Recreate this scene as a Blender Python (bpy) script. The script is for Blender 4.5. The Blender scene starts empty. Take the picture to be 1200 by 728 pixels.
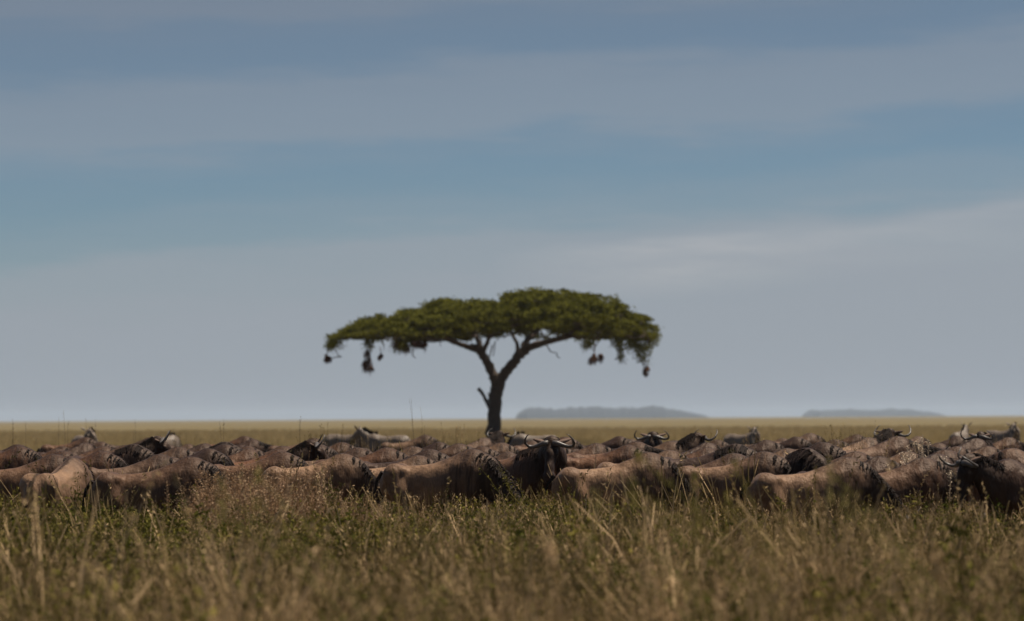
import bpy, math, random
import numpy as np
from mathutils import Vector, Matrix
C = bpy.context.scene.collection
S = bpy.context.scene
R = math.radians
rng = np.random.default_rng(7)
random.seed(7)
F = 3333.0            # focal length in photo pixels (1200 wide)
EYE = 1.8
# ------------------------------------------------------------------ camera
cam_d = bpy.data.cameras.new('camera'); cam = bpy.data.objects.new('camera', cam_d); C.objects.link(cam)
cam_d.lens = 100; cam_d.sensor_width = 36; cam_d.clip_start = 0.5; cam_d.clip_end = 40000
cam.location = (0, 0, EYE)
cam.rotation_mode = 'QUATERNION'
pitch = math.atan(126 / F)
q = Matrix.Rotation(R(90) + pitch, 4, 'X') @ Matrix.Rotation(R(-0.33), 4, 'Z')
cam.rotation_quaternion = q.to_quaternion()
cam_d.dof.use_dof = True; cam_d.dof.focus_distance = 39.0; cam_d.dof.aperture_fstop = 1.65
S.camera = cam
S.cycles.use_denoising = True
S.cycles.max_bounces = 8; S.cycles.volume_bounces = 1
S.cycles.transparent_max_bounces = 4
S.view_settings.view_transform = 'Standard'; S.view_settings.look = 'None'
S.view_settings.gamma = 1; S.view_settings.use_curve_mapping = False
S.view_settings.exposure = 0.30
# ------------------------------------------------------------------ sun and sky
SUN_EL, SUN_AZ = R(67), R(70)          # azimuth clockwise from +Y (camera looks along +Y)
sd = Vector((math.sin(SUN_AZ) * math.cos(SUN_EL), math.cos(SUN_AZ) * math.cos(SUN_EL), math.sin(SUN_EL)))
sl = bpy.data.lights.new('sun', 'SUN'); so = bpy.data.objects.new('sun', sl); C.objects.link(so)
sl.energy = 5.0; sl.angle = R(0.5); sl.color = (1.0, 0.90, 0.76)
so.rotation_euler = (-sd).to_track_quat('-Z', 'Y').to_euler(); so.location = sd * 100
W = bpy.data.worlds.new('World'); S.world = W; W.use_nodes = True
nt = W.node_tree; nt.nodes.clear()
class NB:
    """tiny node-building helper"""
    def __init__(s, nt): s.nt = nt
    def n(s, t, **kw):
        x = s.nt.nodes.new(t)
        for k, v in kw.items():
            if k == 'inp':
                for i, val in v.items():
                    if hasattr(val, 'is_linked') and hasattr(val, 'node'): s.nt.links.new(val, x.inputs[i])
                    else: x.inputs[i].default_value = val
            else: setattr(x, k, v)
        return x
    def math(s, op, a, b=None, c=None, clamp=False):
        d = {0: a}
        if b is not None: d[1] = b
        if c is not None: d[2] = c
        return s.n('ShaderNodeMath', operation=op, use_clamp=clamp, inp=d).outputs[0]
    def mix(s, f, a, b, blend='MIX'):
        x = s.n('ShaderNodeMix', data_type='RGBA', blend_type=blend)
        for i, v in ((0, f), (6, a), (7, b)):
            if hasattr(v, 'is_linked'): s.nt.links.new(v, x.inputs[i])
            else: x.inputs[i].default_value = v
        return x.outputs[2]
    def ramp(s, f, stops, interp='LINEAR'):
        x = s.n('ShaderNodeValToRGB', inp={0: f}); cr = x.color_ramp; cr.interpolation = interp
        while len(cr.elements) < len(stops): cr.elements.new(0.5)
        for e, (p, c) in zip(cr.elements, stops):
            e.position = p; e.color = c if len(c) == 4 else (*c, 1)
        return x.outputs[0]
    def noise(s, vec, scale, detail=3, rough=0.5, **kw):
        x = s.n('ShaderNodeTexNoise', inp={'Scale': scale, 'Detail': detail, 'Roughness': rough})
        s.nt.links.new(vec, x.inputs['Vector'])
        return x
    def mapping(s, vec, scale=(1, 1, 1), rot=(0, 0, 0), loc=(0, 0, 0)):
        x = s.n('ShaderNodeMapping'); s.nt.links.new(vec, x.inputs[0])
        x.inputs['Scale'].default_value = scale; x.inputs['Rotation'].default_value = rot; x.inputs['Location'].default_value = loc
        return x.outputs[0]
b = NB(nt)
sky = b.n('ShaderNodeTexSky', sky_type='NISHITA', sun_disc=False)
sky.sun_elevation = SUN_EL; sky.sun_rotation = SUN_AZ; sky.air_density = 1.0; sky.dust_density = 0.4; sky.ozone_density = 2.0; sky.altitude = 1500
tc = b.n('ShaderNodeTexCoord').outputs['Generated']
sep = b.n('ShaderNodeSeparateXYZ', inp={0: tc})
sx, sz = sep.outputs[0], sep.outputs[2]
warp = b.noise(b.mapping(tc, (5, 5, 22)), 1.0, 4, 0.55).outputs[0]
fine = b.noise(b.mapping(tc, (16, 16, 130), rot=(0, R(-2.2), 0)), 1.0, 5, 0.6).outputs[0]
z1 = b.math('MULTIPLY_ADD', sx, -0.055, sz)                      # the bands climb to the right
z1 = b.math('MULTIPLY_ADD', b.math('SUBTRACT', warp, 0.5), 0.040, z1)
z1 = b.math('MULTIPLY_ADD', b.math('SUBTRACT', fine, 0.5), 0.022, z1)
zz = b.math('MULTIPLY', z1, 4.0, clamp=True)                     # 0..0.25 of elevation spread on the ramp
g = lambda v: (v, v, v, 1)
veil = b.ramp(zz, [(0.0, g(.97)), (.15, g(.93)), (.23, g(.76)), (.29, g(.38)), (.35, g(.20)), (.375, g(.28)), (.415, g(.60)), (.47, g(.60)),
                   (.52, g(.32)), (.565, g(.38)), (.61, g(.6)), (.80, g(.35)), (1, g(.3))], 'EASE')
high = b.noise(b.mapping(tc, (3, 3, 7)), 1.0, 5, 0.6).outputs[0]
high = b.ramp(high, [(.48, g(0)), (.75, g(.55))])
up = b.ramp(sz, [(.15, g(0)), (.35, g(1))])
veil = b.mix(up, veil, high)
# one brighter wisp low on the right of the blue band
wz = b.math('MULTIPLY_ADD', sx, -0.075, sz)
wz = b.math('MULTIPLY_ADD', b.math('SUBTRACT', warp, 0.5), 0.02, wz)
wisp = b.ramp(b.math('MULTIPLY', wz, 8.0, clamp=True), [(.31, g(0)), (.39, g(.7)), (.445, g(1)), (.48, g(0))])
wisp = b.math('MULTIPLY', wisp, b.ramp(b.math('MULTIPLY_ADD', sx, 2.5, 0.5, clamp=True), [(.48, g(0)), (.62, g(1)), (.80, g(.6)), (1, g(.3))]))
wisp = b.math('MULTIPLY', wisp, b.ramp(fine, [(.35, g(.25)), (.62, g(1))]))
cloud = b.ramp(zz, [(0.0, (.445, .50, .565)), (.25, (.445, .495, .55)), (.45, (.39, .445, .51)), (.7, (.31, .35, .41))])
cloud = b.mix(wisp, cloud, (.68, .665, .68, 1))
veil = b.math('MAXIMUM', veil, wisp)
skyc = b.mix(1.0, sky.outputs[0], (.088, .088, .088, 1), 'MULTIPLY')
skyc = b.mix(1.0, skyc, (.61, .775, .84, 1), 'MULTIPLY')
skyc = b.mix(1.0, skyc, b.ramp(sz, [(.09, g(1)), (.17, g(.84))]), 'MULTIPLY')
col = b.mix(veil, skyc, cloud)
# both are given at Background strength 0.1, so undo it for the parts already in display units
colx = b.mix(1.0, col, (8.3, 8.15, 8.2, 1), 'MULTIPLY')
bg = b.n('ShaderNodeBackground', inp={0: colx, 1: 0.07})
wo = b.n('ShaderNodeOutputWorld'); nt.links.new(bg.outputs[0], wo.inputs[0])

# ------------------------------------------------------------------ helpers
def hor(px): return 493.3 - 0.0055 * px
def PX(px, d): return (px - 600) / F * d
def PZ(px, py, d): return EYE + (hor(px) - py) / F * d
def P3(px, py, d, dy=0): return Vector((PX(px, d), d + dy, PZ(px, py, d)))
def tag(o, label=None, cat=None, group=None, kind=None):
    if label: o['label'] = label
    if cat: o['category'] = cat
    if group: o['group'] = group
    if kind: o['kind'] = kind
    return o
def mesh_obj(name, me, parent=None, link=True):
    o = bpy.data.objects.new(name, me)
    if link: C.objects.link(o)
    if parent: o.parent = parent
    return o
def empty(name, loc=(0, 0, 0), rz=0):
    o = bpy.data.objects.new(name, None); C.objects.link(o); o.location = loc; o.rotation_euler = (0, 0, rz); o.empty_display_size = .2
    return o
def np_mesh(name, V, Fq, mat, smooth=False):
    """V (n,3), Fq: list/array of faces, all of one size"""
    V = np.asarray(V, np.float32); Fq = np.asarray(Fq, np.int32)
    me = bpy.data.meshes.new(name); k = Fq.shape[1]
    me.vertices.add(len(V)); me.vertices.foreach_set('co', V.ravel())
    me.loops.add(Fq.size); me.loops.foreach_set('vertex_index', Fq.ravel())
    me.polygons.add(len(Fq)); me.polygons.foreach_set('loop_start', np.arange(0, Fq.size, k, dtype=np.int32))
    me.polygons.foreach_set('use_smooth', np.full(len(Fq), smooth))
    me.update(calc_edges=True); me.validate(); me.materials.append(mat)
    return me
class Geo:
    """collects quads (as numpy pieces) into one mesh"""
    def __init__(s): s.v = []; s.f = []; s.n = 0
    def add(s, V, Q):
        V = np.asarray(V, float).reshape(-1, 3); Q = np.asarray(Q, int).reshape(-1, 4)
        s.v.append(V); s.f.append(Q + s.n); s.n += len(V)
    def tube(s, pts, rad, k=6, cap=True):
        pts = np.asarray(pts, float); n = len(pts); rad = np.broadcast_to(rad, (n,)) if np.ndim(rad) < 2 else rad
        T = np.gradient(pts, axis=0); T /= np.linalg.norm(T, axis=1)[:, None] + 1e-9
        ref = np.array([0, 0, 1.]) if abs(T[0][2]) < .9 else np.array([1., 0, 0])
        V = []
        for i in range(n):
            a = np.cross(T[i], ref); a /= np.linalg.norm(a) + 1e-9; c = np.cross(T[i], a); ref = np.cross(a, T[i]) if False else ref
            an = np.arange(k) * 2 * math.pi / k
            V.append(pts[i] + rad[i] * (np.cos(an)[:, None] * a + np.sin(an)[:, None] * c))
        V = np.concatenate(V); Q = []
        for i in range(n - 1):
            for j in range(k):
                Q.append((i * k + j, i * k + (j + 1) % k, (i + 1) * k + (j + 1) % k, (i + 1) * k + j))
        if cap:
            V = np.concatenate([V, pts[-1:], pts[:1]]); e = n * k
            for j in range(0, k, 2):
                Q.append(((n - 1) * k + j, (n - 1) * k + (j + 1) % k, (n - 1) * k + (j + 2) % k, e))
                Q.append(((j + 2) % k, (j + 1) % k, j, e + 1))
        s.add(V, Q)
    def strips(s, pts, width, wdir):
        """pts (m, n, 3) m strips of n points; width (m,n) or scalar; wdir (m,3)"""
        pts = np.asarray(pts, float); m, n, _ = pts.shape
        w = np.broadcast_to(width, (m, n))[..., None] * .5; wd = np.broadcast_to(wdir, (m, 3))[:, None, :]
        L = pts - w * wd; Rr = pts + w * wd
        V = np.stack([L, Rr], 2).reshape(-1, 3)
        base = np.arange(m)[:, None] * (2 * n); i = np.arange(n - 1)[None, :] * 2
        a = base + i
        Q = np.stack([a, a + 1, a + 3, a + 2], -1).reshape(-1, 4)
        s.add(V, Q)
    def quads(s, cen, u, v):
        cen, u, v = (np.asarray(x, float) for x in (cen, u, v)); m = len(cen)
        V = np.stack([cen - u - v * .2, cen - v, cen + u + v * .1, cen + v], 1).reshape(-1, 3)
        s.add(V, np.arange(4 * m).reshape(m, 4))
    def build(s, name, mat, smooth=False):
        return np_mesh(name, np.concatenate(s.v), np.concatenate(s.f), mat, smooth)
def unit(a): return a / (np.linalg.norm(a, axis=-1, keepdims=True) + 1e-9)

# ------------------------------------------------------------------ materials
def new_mat(name):
    m = bpy.data.materials.new(name); m.use_nodes = True; m.node_tree.nodes.clear(); return m, NB(m.node_tree)
def finish(b, bsdf): 
    o = b.n('ShaderNodeOutputMaterial'); b.nt.links.new(bsdf, o.inputs[0])
def principled(b, col, rough, bump=None, bd=.01, spec=.5, sheen=0):
    p = b.n('ShaderNodeBsdfPrincipled')
    if hasattr(col, 'is_linked'): b.nt.links.new(col, p.inputs['Base Color'])
    else: p.inputs['Base Color'].default_value = (*col, 1)
    if hasattr(rough, 'is_linked'): b.nt.links.new(rough, p.inputs['Roughness'])
    else: p.inputs['Roughness'].default_value = rough
    p.inputs['Specular IOR Level'].default_value = spec
    if sheen: p.inputs['Sheen Weight'].default_value = sheen; p.inputs['Sheen Roughness'].default_value = .35
    if bump is not None:
        n = b.n('ShaderNodeBump', inp={'Height': bump, 'Distance': bd, 'Strength': 1.0}); b.nt.links.new(n.outputs[0], p.inputs['Normal'])
    return p.outputs[0]
def foliage_mat(name, c1, c2, c3, patch=.35, trans=.22, island=True):
    """leaf / blade: colour varies per clump (patches of the place) and per plant"""
    m, b = new_mat(name)
    pos = b.n('ShaderNodeNewGeometry').outputs['Position']
    rnd = b.n('ShaderNodeObjectInfo').outputs['Random']
    n1 = b.math('MULTIPLY_ADD', b.noise(pos, patch, 3, .6).outputs[0], .55, b.math('MULTIPLY', b.noise(pos, patch * 6, 2, .5).outputs[0], .45))
    n2 = b.noise(b.mapping(pos, (9, 9, 2)), 1.0, 3, .7).outputs[0]
    isl = b.nt.nodes[0].outputs['Random Per Island'] if island else rnd
    f = b.math('ADD', b.math('MULTIPLY', n1, .55), b.math('ADD', b.math('MULTIPLY_ADD', rnd, .34, b.math('MULTIPLY', isl, .26)), b.math('MULTIPLY', n2, .20)))
    c = b.ramp(f, [(.38, c1), (.62, c2), (.86, c3)])
    v = b.math('MULTIPLY_ADD', n2, .9, .55)
    hs = b.n('ShaderNodeHueSaturation', inp={'Value': v, 'Color': c})
    d = b.n('ShaderNodeBsdfDiffuse', inp={0: hs.outputs[0]}); t = b.n('ShaderNodeBsdfTranslucent', inp={0: hs.outputs[0]})
    mx = b.n('ShaderNodeMixShader', inp={0: trans, 1: d.outputs[0], 2: t.outputs[0]})
    finish(b, mx.outputs[0]); return m
M = {}
M['grass'] = foliage_mat('dry_grass_blades', (.040, .036, .010), (.20, .145, .058), (.60, .42, .24))
M['plain'] = foliage_mat('plain_grass', (.24, .20, .085), (.33, .245, .12), (.42, .32, .165), trans=.5)
M['herb'] = foliage_mat('green_leaves', (.038, .040, .010), (.095, .088, .020), (.21, .17, .045))
M['bush'] = foliage_mat('dark_bush_leaves', (.035, .042, .009), (.075, .080, .016), (.17, .15, .035), trans=.15)
M['weed'] = foliage_mat('red_brown_weed', (.15, .085, .045), (.29, .18, .10), (.48, .34, .22))
M['pale'] = foliage_mat('pale_stalks', (.50, .40, .28), (.62, .50, .37), (.70, .58, .44), trans=.15)
M['yellowgreen'] = foliage_mat('yellow_green_stalks', (.20, .18, .045), (.26, .22, .07), (.32, .27, .11))
M['crown'] = foliage_mat('acacia_leaves', (.042, .048, .009), (.076, .083, .013), (.135, .13, .022), patch=.9, trans=.25, island=False)
def coat_mat():
    m, b = new_mat('wildebeest_coat')
    oc = b.n('ShaderNodeTexCoord').outputs['Object']
    cc = b.n('ShaderNodeSeparateColor', inp={0: b.n('ShaderNodeObjectInfo').outputs['Color']}); rnd = cc.outputs[0]
    dk = b.n('ShaderNodeAttribute', attribute_name='dark').outputs['Fac']
    fo = b.n('ShaderNodeAttribute', attribute_name='fore').outputs['Fac']
    stp = cc.outputs[1]
    base = b.ramp(rnd, [(0, (.155, .068, .034)), (.3, (.155, .082, .046)), (.55, (.145, .088, .056)), (.8, (.34, .205, .120)), (.93, (.10, .058, .040)), (1, (.035, .021, .016))])
    big = b.noise(b.mapping(oc, (2.6, 2.6, 3.6)), 1.0, 4, .6).outputs[0]
    base = b.mix(b.ramp(big, [(.46, g(0)), (.70, g(.7))]), base, (.060, .035, .026, 1))
    base = b.mix(b.math('MULTIPLY', fo, .62), base, (.050, .026, .017, 1))
    streak = b.noise(b.mapping(oc, (26, 3, 2.2)), 1.0, 4, .6).outputs[0]
    streak = b.ramp(streak, [(.42, g(0)), (.60, g(1))])
    hair = b.noise(b.mapping(oc, (95, 60, 16)), 1.0, 4, .65).outputs[0]
    base = b.mix(b.math('MULTIPLY', streak, b.math('MULTIPLY', fo, stp)), base, (.028, .018, .015, 1))
    base = b.mix(b.ramp(hair, [(.44, g(0)), (.70, g(.5))]), base, (.060, .033, .023, 1))
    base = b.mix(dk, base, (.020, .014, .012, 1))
    fold = b.noise(b.mapping(oc, (7, 7, 3.0), rot=(0, R(25), 0)), 1.0, 3, .5).outputs[0]
    h = b.math('MULTIPLY_ADD', hair, .25, b.math('MULTIPLY_ADD', b.noise(oc, 9, 3, .5).outputs[0], .25, b.math('MULTIPLY', fold, 2.2)))
    pr = principled(b, base, .50, h, .022, .24, .03); pr.node.inputs['Specular Tint'].default_value = (.9, .62, .45, 1); pr.node.inputs['Sheen Tint'].default_value = (1, .7, .5, 1); finish(b, pr); return m
def simple(name, col, rough=.7, var=.3, scale=20, spec=.4, bd=.005):
    m, b = new_mat(name); oc = b.n('ShaderNodeTexCoord').outputs['Object']
    n = b.noise(oc, scale, 4, .6).outputs[0]
    c = b.mix(n, (*[x * (1 - var) for x in col], 1), (*[min(1, x * (1 + var)) for x in col], 1))
    finish(b, principled(b, c, rough, n, bd, spec)); return m
M['coat'] = coat_mat()
M['mane'] = simple('black_mane_hair', (.022, .014, .011), .7, .6, 40, .12)
M['beard'] = simple('brown_beard_hair', (.20, .10, .055), .8, .5, 40, .1)
M['horn'] = simple('grey_horn', (.10, .085, .075), .38, .4, 30)
M['eye'] = simple('dark_eye', (.01, .008, .006), .08, .1, 10)
M['hoof'] = M['horn']
M['bark'] = simple('acacia_bark', (.085, .060, .045), .9, .5, 6, bd=.05)
M['nest'] = simple('nest_straw', (.13, .062, .034), .95, .5, 20)
def zebra_mat():
    m, b = new_mat('zebra_coat'); oc = b.n('ShaderNodeTexCoord').outputs['Object']
    dk = b.n('ShaderNodeAttribute', attribute_name='dark').outputs['Fac']
    w = b.n('ShaderNodeTexWave', bands_direction='X', inp={'Scale': 4.6, 'Distortion': 3.0, 'Detail': 1.5, 'Detail Scale': .8})
    b.nt.links.new(b.mapping(oc, (1, .6, .35), rot=(0, R(18), 0)), w.inputs['Vector'])
    c = b.ramp(w.outputs['Fac'], [(.44, (.24, .18, .13)), (.56, (.045, .032, .025))])
    c = b.mix(dk, c, (.03, .025, .02, 1))
    finish(b, principled(b, c, .6, None)); return m
M['zebra'] = zebra_mat()
# ------------------------------------------------------------------ the setting
def grid_sheet(xs, ys, zf, name, mat):
    X, Y = np.meshgrid(xs, ys); Z = zf(X, Y); n, m = X.shape
    V = np.stack([X, Y, Z], -1).reshape(-1, 3); i = np.arange((n - 1) * m).reshape(n - 1, m)[:, :-1].ravel()
    return np_mesh(name, V, np.stack([i, i + 1, i + m + 1, i + m], -1), mat, True)
m, b = new_mat('savanna_ground')
pos = b.n('ShaderNodeNewGeometry').outputs['Position']
py_ = b.n('ShaderNodeSeparateXYZ', inp={0: pos}).outputs[1]
n1 = b.noise(b.mapping(pos, (.02, .006, 1)), 1.0, 5, .6).outputs[0]
n2 = b.noise(b.mapping(pos, (1.2, .12, 1)), 1.0, 4, .7).outputs[0]
grassy = b.ramp(b.math('MULTIPLY_ADD', n2, .45, b.math('MULTIPLY', n1, .6)), [(.36, (.12, .094, .042)), (.56, (.155, .120, .057)), (.70, (.195, .15, .075))])
n3 = b.noise(pos, 5, 5, .7).outputs[0]
soil = b.ramp(n3, [(.3, (.035, .026, .016)), (.7, (.08, .058, .034))])
f = b.ramp(b.math('MULTIPLY', py_, .002, clamp=True), [(.14, g(0)), (.24, g(1))])
finish(b, principled(b, b.mix(f, soil, grassy), .95, n3, .05, .1))
M['ground'] = m
ys = np.concatenate([np.linspace(-60, 0, 5), np.geomspace(4, 12000, 90)])
gr = mesh_obj('ground', grid_sheet(np.linspace(-6000, 6000, 61), ys, lambda X, Y: 0 * X, 'ground', M['ground'])); tag(gr, kind='structure')
# far wooded rises
def ridge(name, px0, px1, d, hpx, seed, depth=500):
    r = np.random.default_rng(seed); n = 150; k = 13
    t = np.linspace(0, 1, n); env = np.clip(np.minimum(t / .06, (1 - t) / .25), 0, 1) ** .6
    prof = np.zeros(n)
    for fr, am in ((3, .18), (7, .12), (19, .09), (47, .07)): prof += am * np.sin(t * fr * 6.28 + r.uniform(0, 6.28))
    h = hpx * 1.12 / F * d * env * (.86 + prof * .32)
    a = np.linspace(0, math.pi, k)
    x = PX(px0 + (px1 - px0) * t, d)
    X = np.repeat(x[:, None], k, 1); Y = d - np.cos(a)[None] * depth * .5 * (0.3 + .7 * env[:, None]); Z = -1.5 * 0 + (np.sin(a) ** .7)[None] * h[:, None] * (1 + .12 * r.uniform(-1, 1, (n, k))) - .3
    V = np.stack([X, Y, Z], -1).reshape(-1, 3); i = (np.arange(n - 1)[:, None] * k + np.arange(k - 1)[None]).ravel()
    o = mesh_obj(name, np_mesh(name, V, np.stack([i, i + k, i + k + 1, i + 1], -1), M['hill'], True)); tag(o, kind='structure'); return o
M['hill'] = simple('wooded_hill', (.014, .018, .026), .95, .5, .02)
ridge('hills', 603, 828, 7000, 12.5, 3)
ridge('hills', 942, 1104, 9000, 8.0, 8)
# air
hm = bpy.data.materials.new('haze_air'); hm.use_nodes = True; hm.node_tree.nodes.clear(); hb = NB(hm.node_tree)
pv = hb.n('ShaderNodeVolumePrincipled', inp={'Color': (.66, .80, 1.0, 1), 'Density': 0.00008, 'Anisotropy': 0.1})
ho = hb.n('ShaderNodeOutputMaterial'); hm.node_tree.links.new(pv.outputs[0], ho.inputs['Volume'])
x0, x1, y0, y1, z0, z1_ = -6300, 6300, -100, 12400, -1.2, 36
hv = [(x, y, z) for z in (z0, z1_) for x, y in ((x0, y0), (x1, y0), (x1, y1), (x0, y1))]
hq = [(3, 2, 1, 0), (4, 5, 6, 7), (0, 1, 5, 4), (1, 2, 6, 5), (2, 3, 7, 6), (3, 0, 4, 7)]
hz = mesh_obj('haze', np_mesh('haze', hv, hq, hm)); tag(hz, kind='stuff', label='thin pale daylight haze over the plain')

# ------------------------------------------------------------------ the acacia
TD = 166.7
def make_tree():
    d = TD; base = P3(579, 526, d); root = empty('acacia_tree', (base.x, d, 0))
    tag(root, 'umbrella thorn acacia with wide flat green crown and forked dark trunk on the plain', 'tree')
    def L(px, py, dy=0): p = P3(px, py, d); return (p.x - base.x, dy, p.z)
    s = F / d
    def limb(pts, rpx, k=8, name='branch', sub=5):
        P = np.array([L(*p) for p in pts]); Rr = np.array(rpx) / s
        t = np.linspace(0, len(P) - 1, (len(P) - 1) * sub + 1)
        Q = np.zeros((len(t), 3)); rr = np.interp(t, range(len(P)), Rr)
        for c in range(3): # smooth (catmull)
            pad = np.concatenate([[2 * P[0, c] - P[1, c]], P[:, c], [2 * P[-1, c] - P[-2, c]]])
            for j, tt in enumerate(t):
                i = min(int(tt), len(P) - 2); u = tt - i; a, b_, c_, e = pad[i:i + 4]
                Q[j, c] = .5 * ((2 * b_) + (c_ - a) * u + (2 * a - 5 * b_ + 4 * c_ - e) * u * u + (3 * b_ - a - 3 * c_ + e) * u ** 3)
        Q[1:-1] += rng.normal(0, .045, Q[1:-1].shape) * (rr[1:-1, None] * 3).clip(0, 1); rr = rr * (1 + rng.normal(0, .06, len(rr)))
        G = Geo(); G.tube(Q, rr, k); return G, Q
    G, _ = limb([(578, 530), (578, 515), (579, 490), (581, 468), (583, 452), (584, 444)], [12.5, 9.6, 8.0, 7.5, 7.9, 7.8], 14)
    mesh_obj('trunk', G.build('trunk', M['bark'], True), root)
    limbs = [
        ([(583, 452), (576, 436), (568, 420), (560, 410), (550, 405)], [6.5, 5.6, 5.2, 4.6, 4]),
        ([(555, 409), (540, 404, -1), (524, 398, -2), (508, 388, -3), (480, 380, -4)], [3.6, 3.0, 2.5, 1.8, 1]),
        ([(563, 411), (560, 398, 1), (552, 386, 3), (530, 374, 5)], [3.8, 3, 2.2, 1]),
        ([(565, 414), (572, 400, -1), (578, 388, -2), (585, 372, -3)], [3, 2.4, 1.8, 1]),
        ([(584, 449), (592, 436), (600, 426), (610, 415), (622, 406)], [6.8, 6.4, 6.0, 5.6, 5]),
        ([(612, 413), (616, 400, 1), (626, 390, 2), (640, 376, 4)], [4.6, 3.8, 3.0, 1.5]),
        ([(618, 408), (634, 403, -1), (652, 399, -2), (672, 394, -2), (695, 386, -3), (724, 378, -3)], [4.6, 3.8, 3.2, 2.6, 2, 1]),
        ([(606, 420), (606, 404, 1), (600, 390, 3), (598, 376, 5)], [3.2, 2.4, 1.7, 1]),
        ([(645, 401, 0), (664, 392, 2), (690, 380, 5)], [2.6, 2, 1]),
        ([(538, 404, 0), (520, 396, 3), (495, 386, 6), (460, 382, 7)], [2.4, 2, 1.5, .8]),
        ([(500, 386, -3), (470, 384, -3), (440, 388, -3), (412, 392, -2)], [1.7, 1.4, 1.1, .7]),
        ([(700, 385, -3), (730, 383, -3), (752, 390, -2), (760, 402, -2)], [1.7, 1.4, 1.1, .7]),
    ]
    tips = []
    for pts, rr in limbs:
        G, Q = limb(pts, rr, 9); mesh_obj('branch', G.build('branch', M['bark'], True), root); tips.append(Q)
    G, _ = limb([(577, 486), (572, 475), (566, 464), (560, 455)], [3.6, 2.4, 2.0, 2.3], 7)
    G.tube(np.array([L(571, 474), L(573, 466), L(571, 460)]), [.06, .05, .03], 5)
    o = mesh_obj('dead_branch', G.build('dead_branch', M['bark'], True), root); o['label'] = 'bare broken dead branch stub low on the trunk'
    # crown envelope from the outline (x in photo px -> heights in m)
    top = np.array([(384, 397), (392, 391), (408, 382), (425, 374), (448, 367), (470, 362), (488, 360), (496, 355), (510, 350), (525, 347), (537, 352), (548, 348), (560, 346), (575, 350), (586, 350),
                    (596, 342), (617, 337), (646, 334.5), (675, 338), (690, 343), (701, 344), (715, 348), (727, 353), (740, 361), (755, 368), (768, 380), (772, 388)], float)
    bot = np.array([(384, 403), (400, 400), (426, 396), (459, 402), (481, 405), (500, 399), (514, 394), (536, 398), (560, 396), (580, 396), (598, 392), (624, 386), (653, 391), (690, 395), (712, 392), (735, 398), (752, 408), (762, 404), (772, 394)], float)
    cx = 582.; RX = 192.
    cl = []
    n = 1250
    while len(cl) < n:
        u = rng.uniform(-1, 1); v = rng.uniform(-1, 1)
        if u * u + v * v > 1: continue
        r = math.sqrt(1 - v * v); ue = u / max(r, .12) * 0.985
        px_e = cx + ue * RX if ue < 0 else cx + ue * (764 - cx)
        px = cx + (u * RX if u < 0 else u * (764 - cx))
        tp = np.interp(px_e, top[:, 0], top[:, 1]); bt = np.interp(px_e, bot[:, 0], bot[:, 1])
        # off-centre rows curve down to the rim a little
        tp = tp + (392 - tp) * (1 - r) * .8; bt = max(bt + (395 - bt) * (1 - r) * .8, tp + 5)
        w = rng.beta(1.0, 1.5)
        py = tp + 3.5 + (bt - tp - 5) * w
        lump = .5 + .5 * math.sin(px * .085 + v * 4.1) * math.cos(px * .037 - v * 6.3)
        if rng.random() < (.25 + .65 * w) * (1 - lump): continue
        py -= 1.0 * (lump - .4) * (1 - w)
        p = P3(px, py, d); sz = rng.uniform(.30, .72) * (.8 if abs(u) > .8 else 1)
        cl.append((p.x - base.x, v * 7.6, p.z, sz))
    cl = np.array(cl)
    G = Geo()
    N = 125
    for cxx, cyy, czz, sz in cl:
        dirs = unit(rng.normal(size=(N, 3))); rad = rng.random((N, 1)) ** .45
        P = np.array([cxx, cyy, czz]) + dirs * rad * np.array([sz, sz, sz * .36]) * (1 + .25 * rng.normal(size=(N, 1)))
        sc = rng.uniform(.035, .085, (N, 1))
        u = unit(rng.normal(size=(N, 3)) * [1, 1, .45]) * sc * 1.5; v = unit(np.cross(u, rng.normal(size=(N, 3)))) * sc * .7
        G.quads(P, u, v)
    # hanging tufts at the rims
    for px, y0_, y1_, wd in ((386, 398, 412, 4), (394, 398, 406, 5), (432, 398, 408, 3), (748, 398, 420, 7), (755, 402, 424, 6), (738, 398, 410, 5), (762, 392, 408, 5), (722, 394, 404, 4), (727, 400, 422, 2.5), (690, 396, 408, 4), (470, 402, 410, 8), (768, 386, 398, 4)):
        for j in range(10):
            p = P3(px + rng.normal(0, wd * .5), rng.uniform(y0_, y1_), d); N2 = 60
            P = np.array([p.x - base.x, rng.uniform(-2, 1), p.z]) + rng.normal(size=(N2, 3)) * [wd * .02 + .06, .2, .14]
            sc = rng.uniform(.03, .07, (N2, 1)); u = unit(rng.normal(size=(N2, 3))) * sc; v = unit(np.cross(u, rng.normal(size=(N2, 3)))) * sc * .7
            G.quads(P, u, v)
    cr = mesh_obj('crown', G.build('crown', M['crown']), root); cr['kind'] = 'stuff'
    # twigs from limbs to clumps
    G = Geo(); allq = np.concatenate(tips)
    for cxx, cyy, czz, sz in cl[::2]:
        e = np.array([cxx, cyy, czz]); dd = np.linalg.norm((allq - e) * [1, .5, 2], axis=1) + (allq[:, 2] > czz) * 3
        a = allq[dd.argmin()]
        if np.linalg.norm(a - e) > 6: continue
        m1 = a * .5 + e * .5 + rng.normal(0, .15, 3) - [0, 0, .05]
        G.tube([a, a * .75 + m1 * .25, m1, e], [.045, .04, .03, .012], 4, False)
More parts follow.
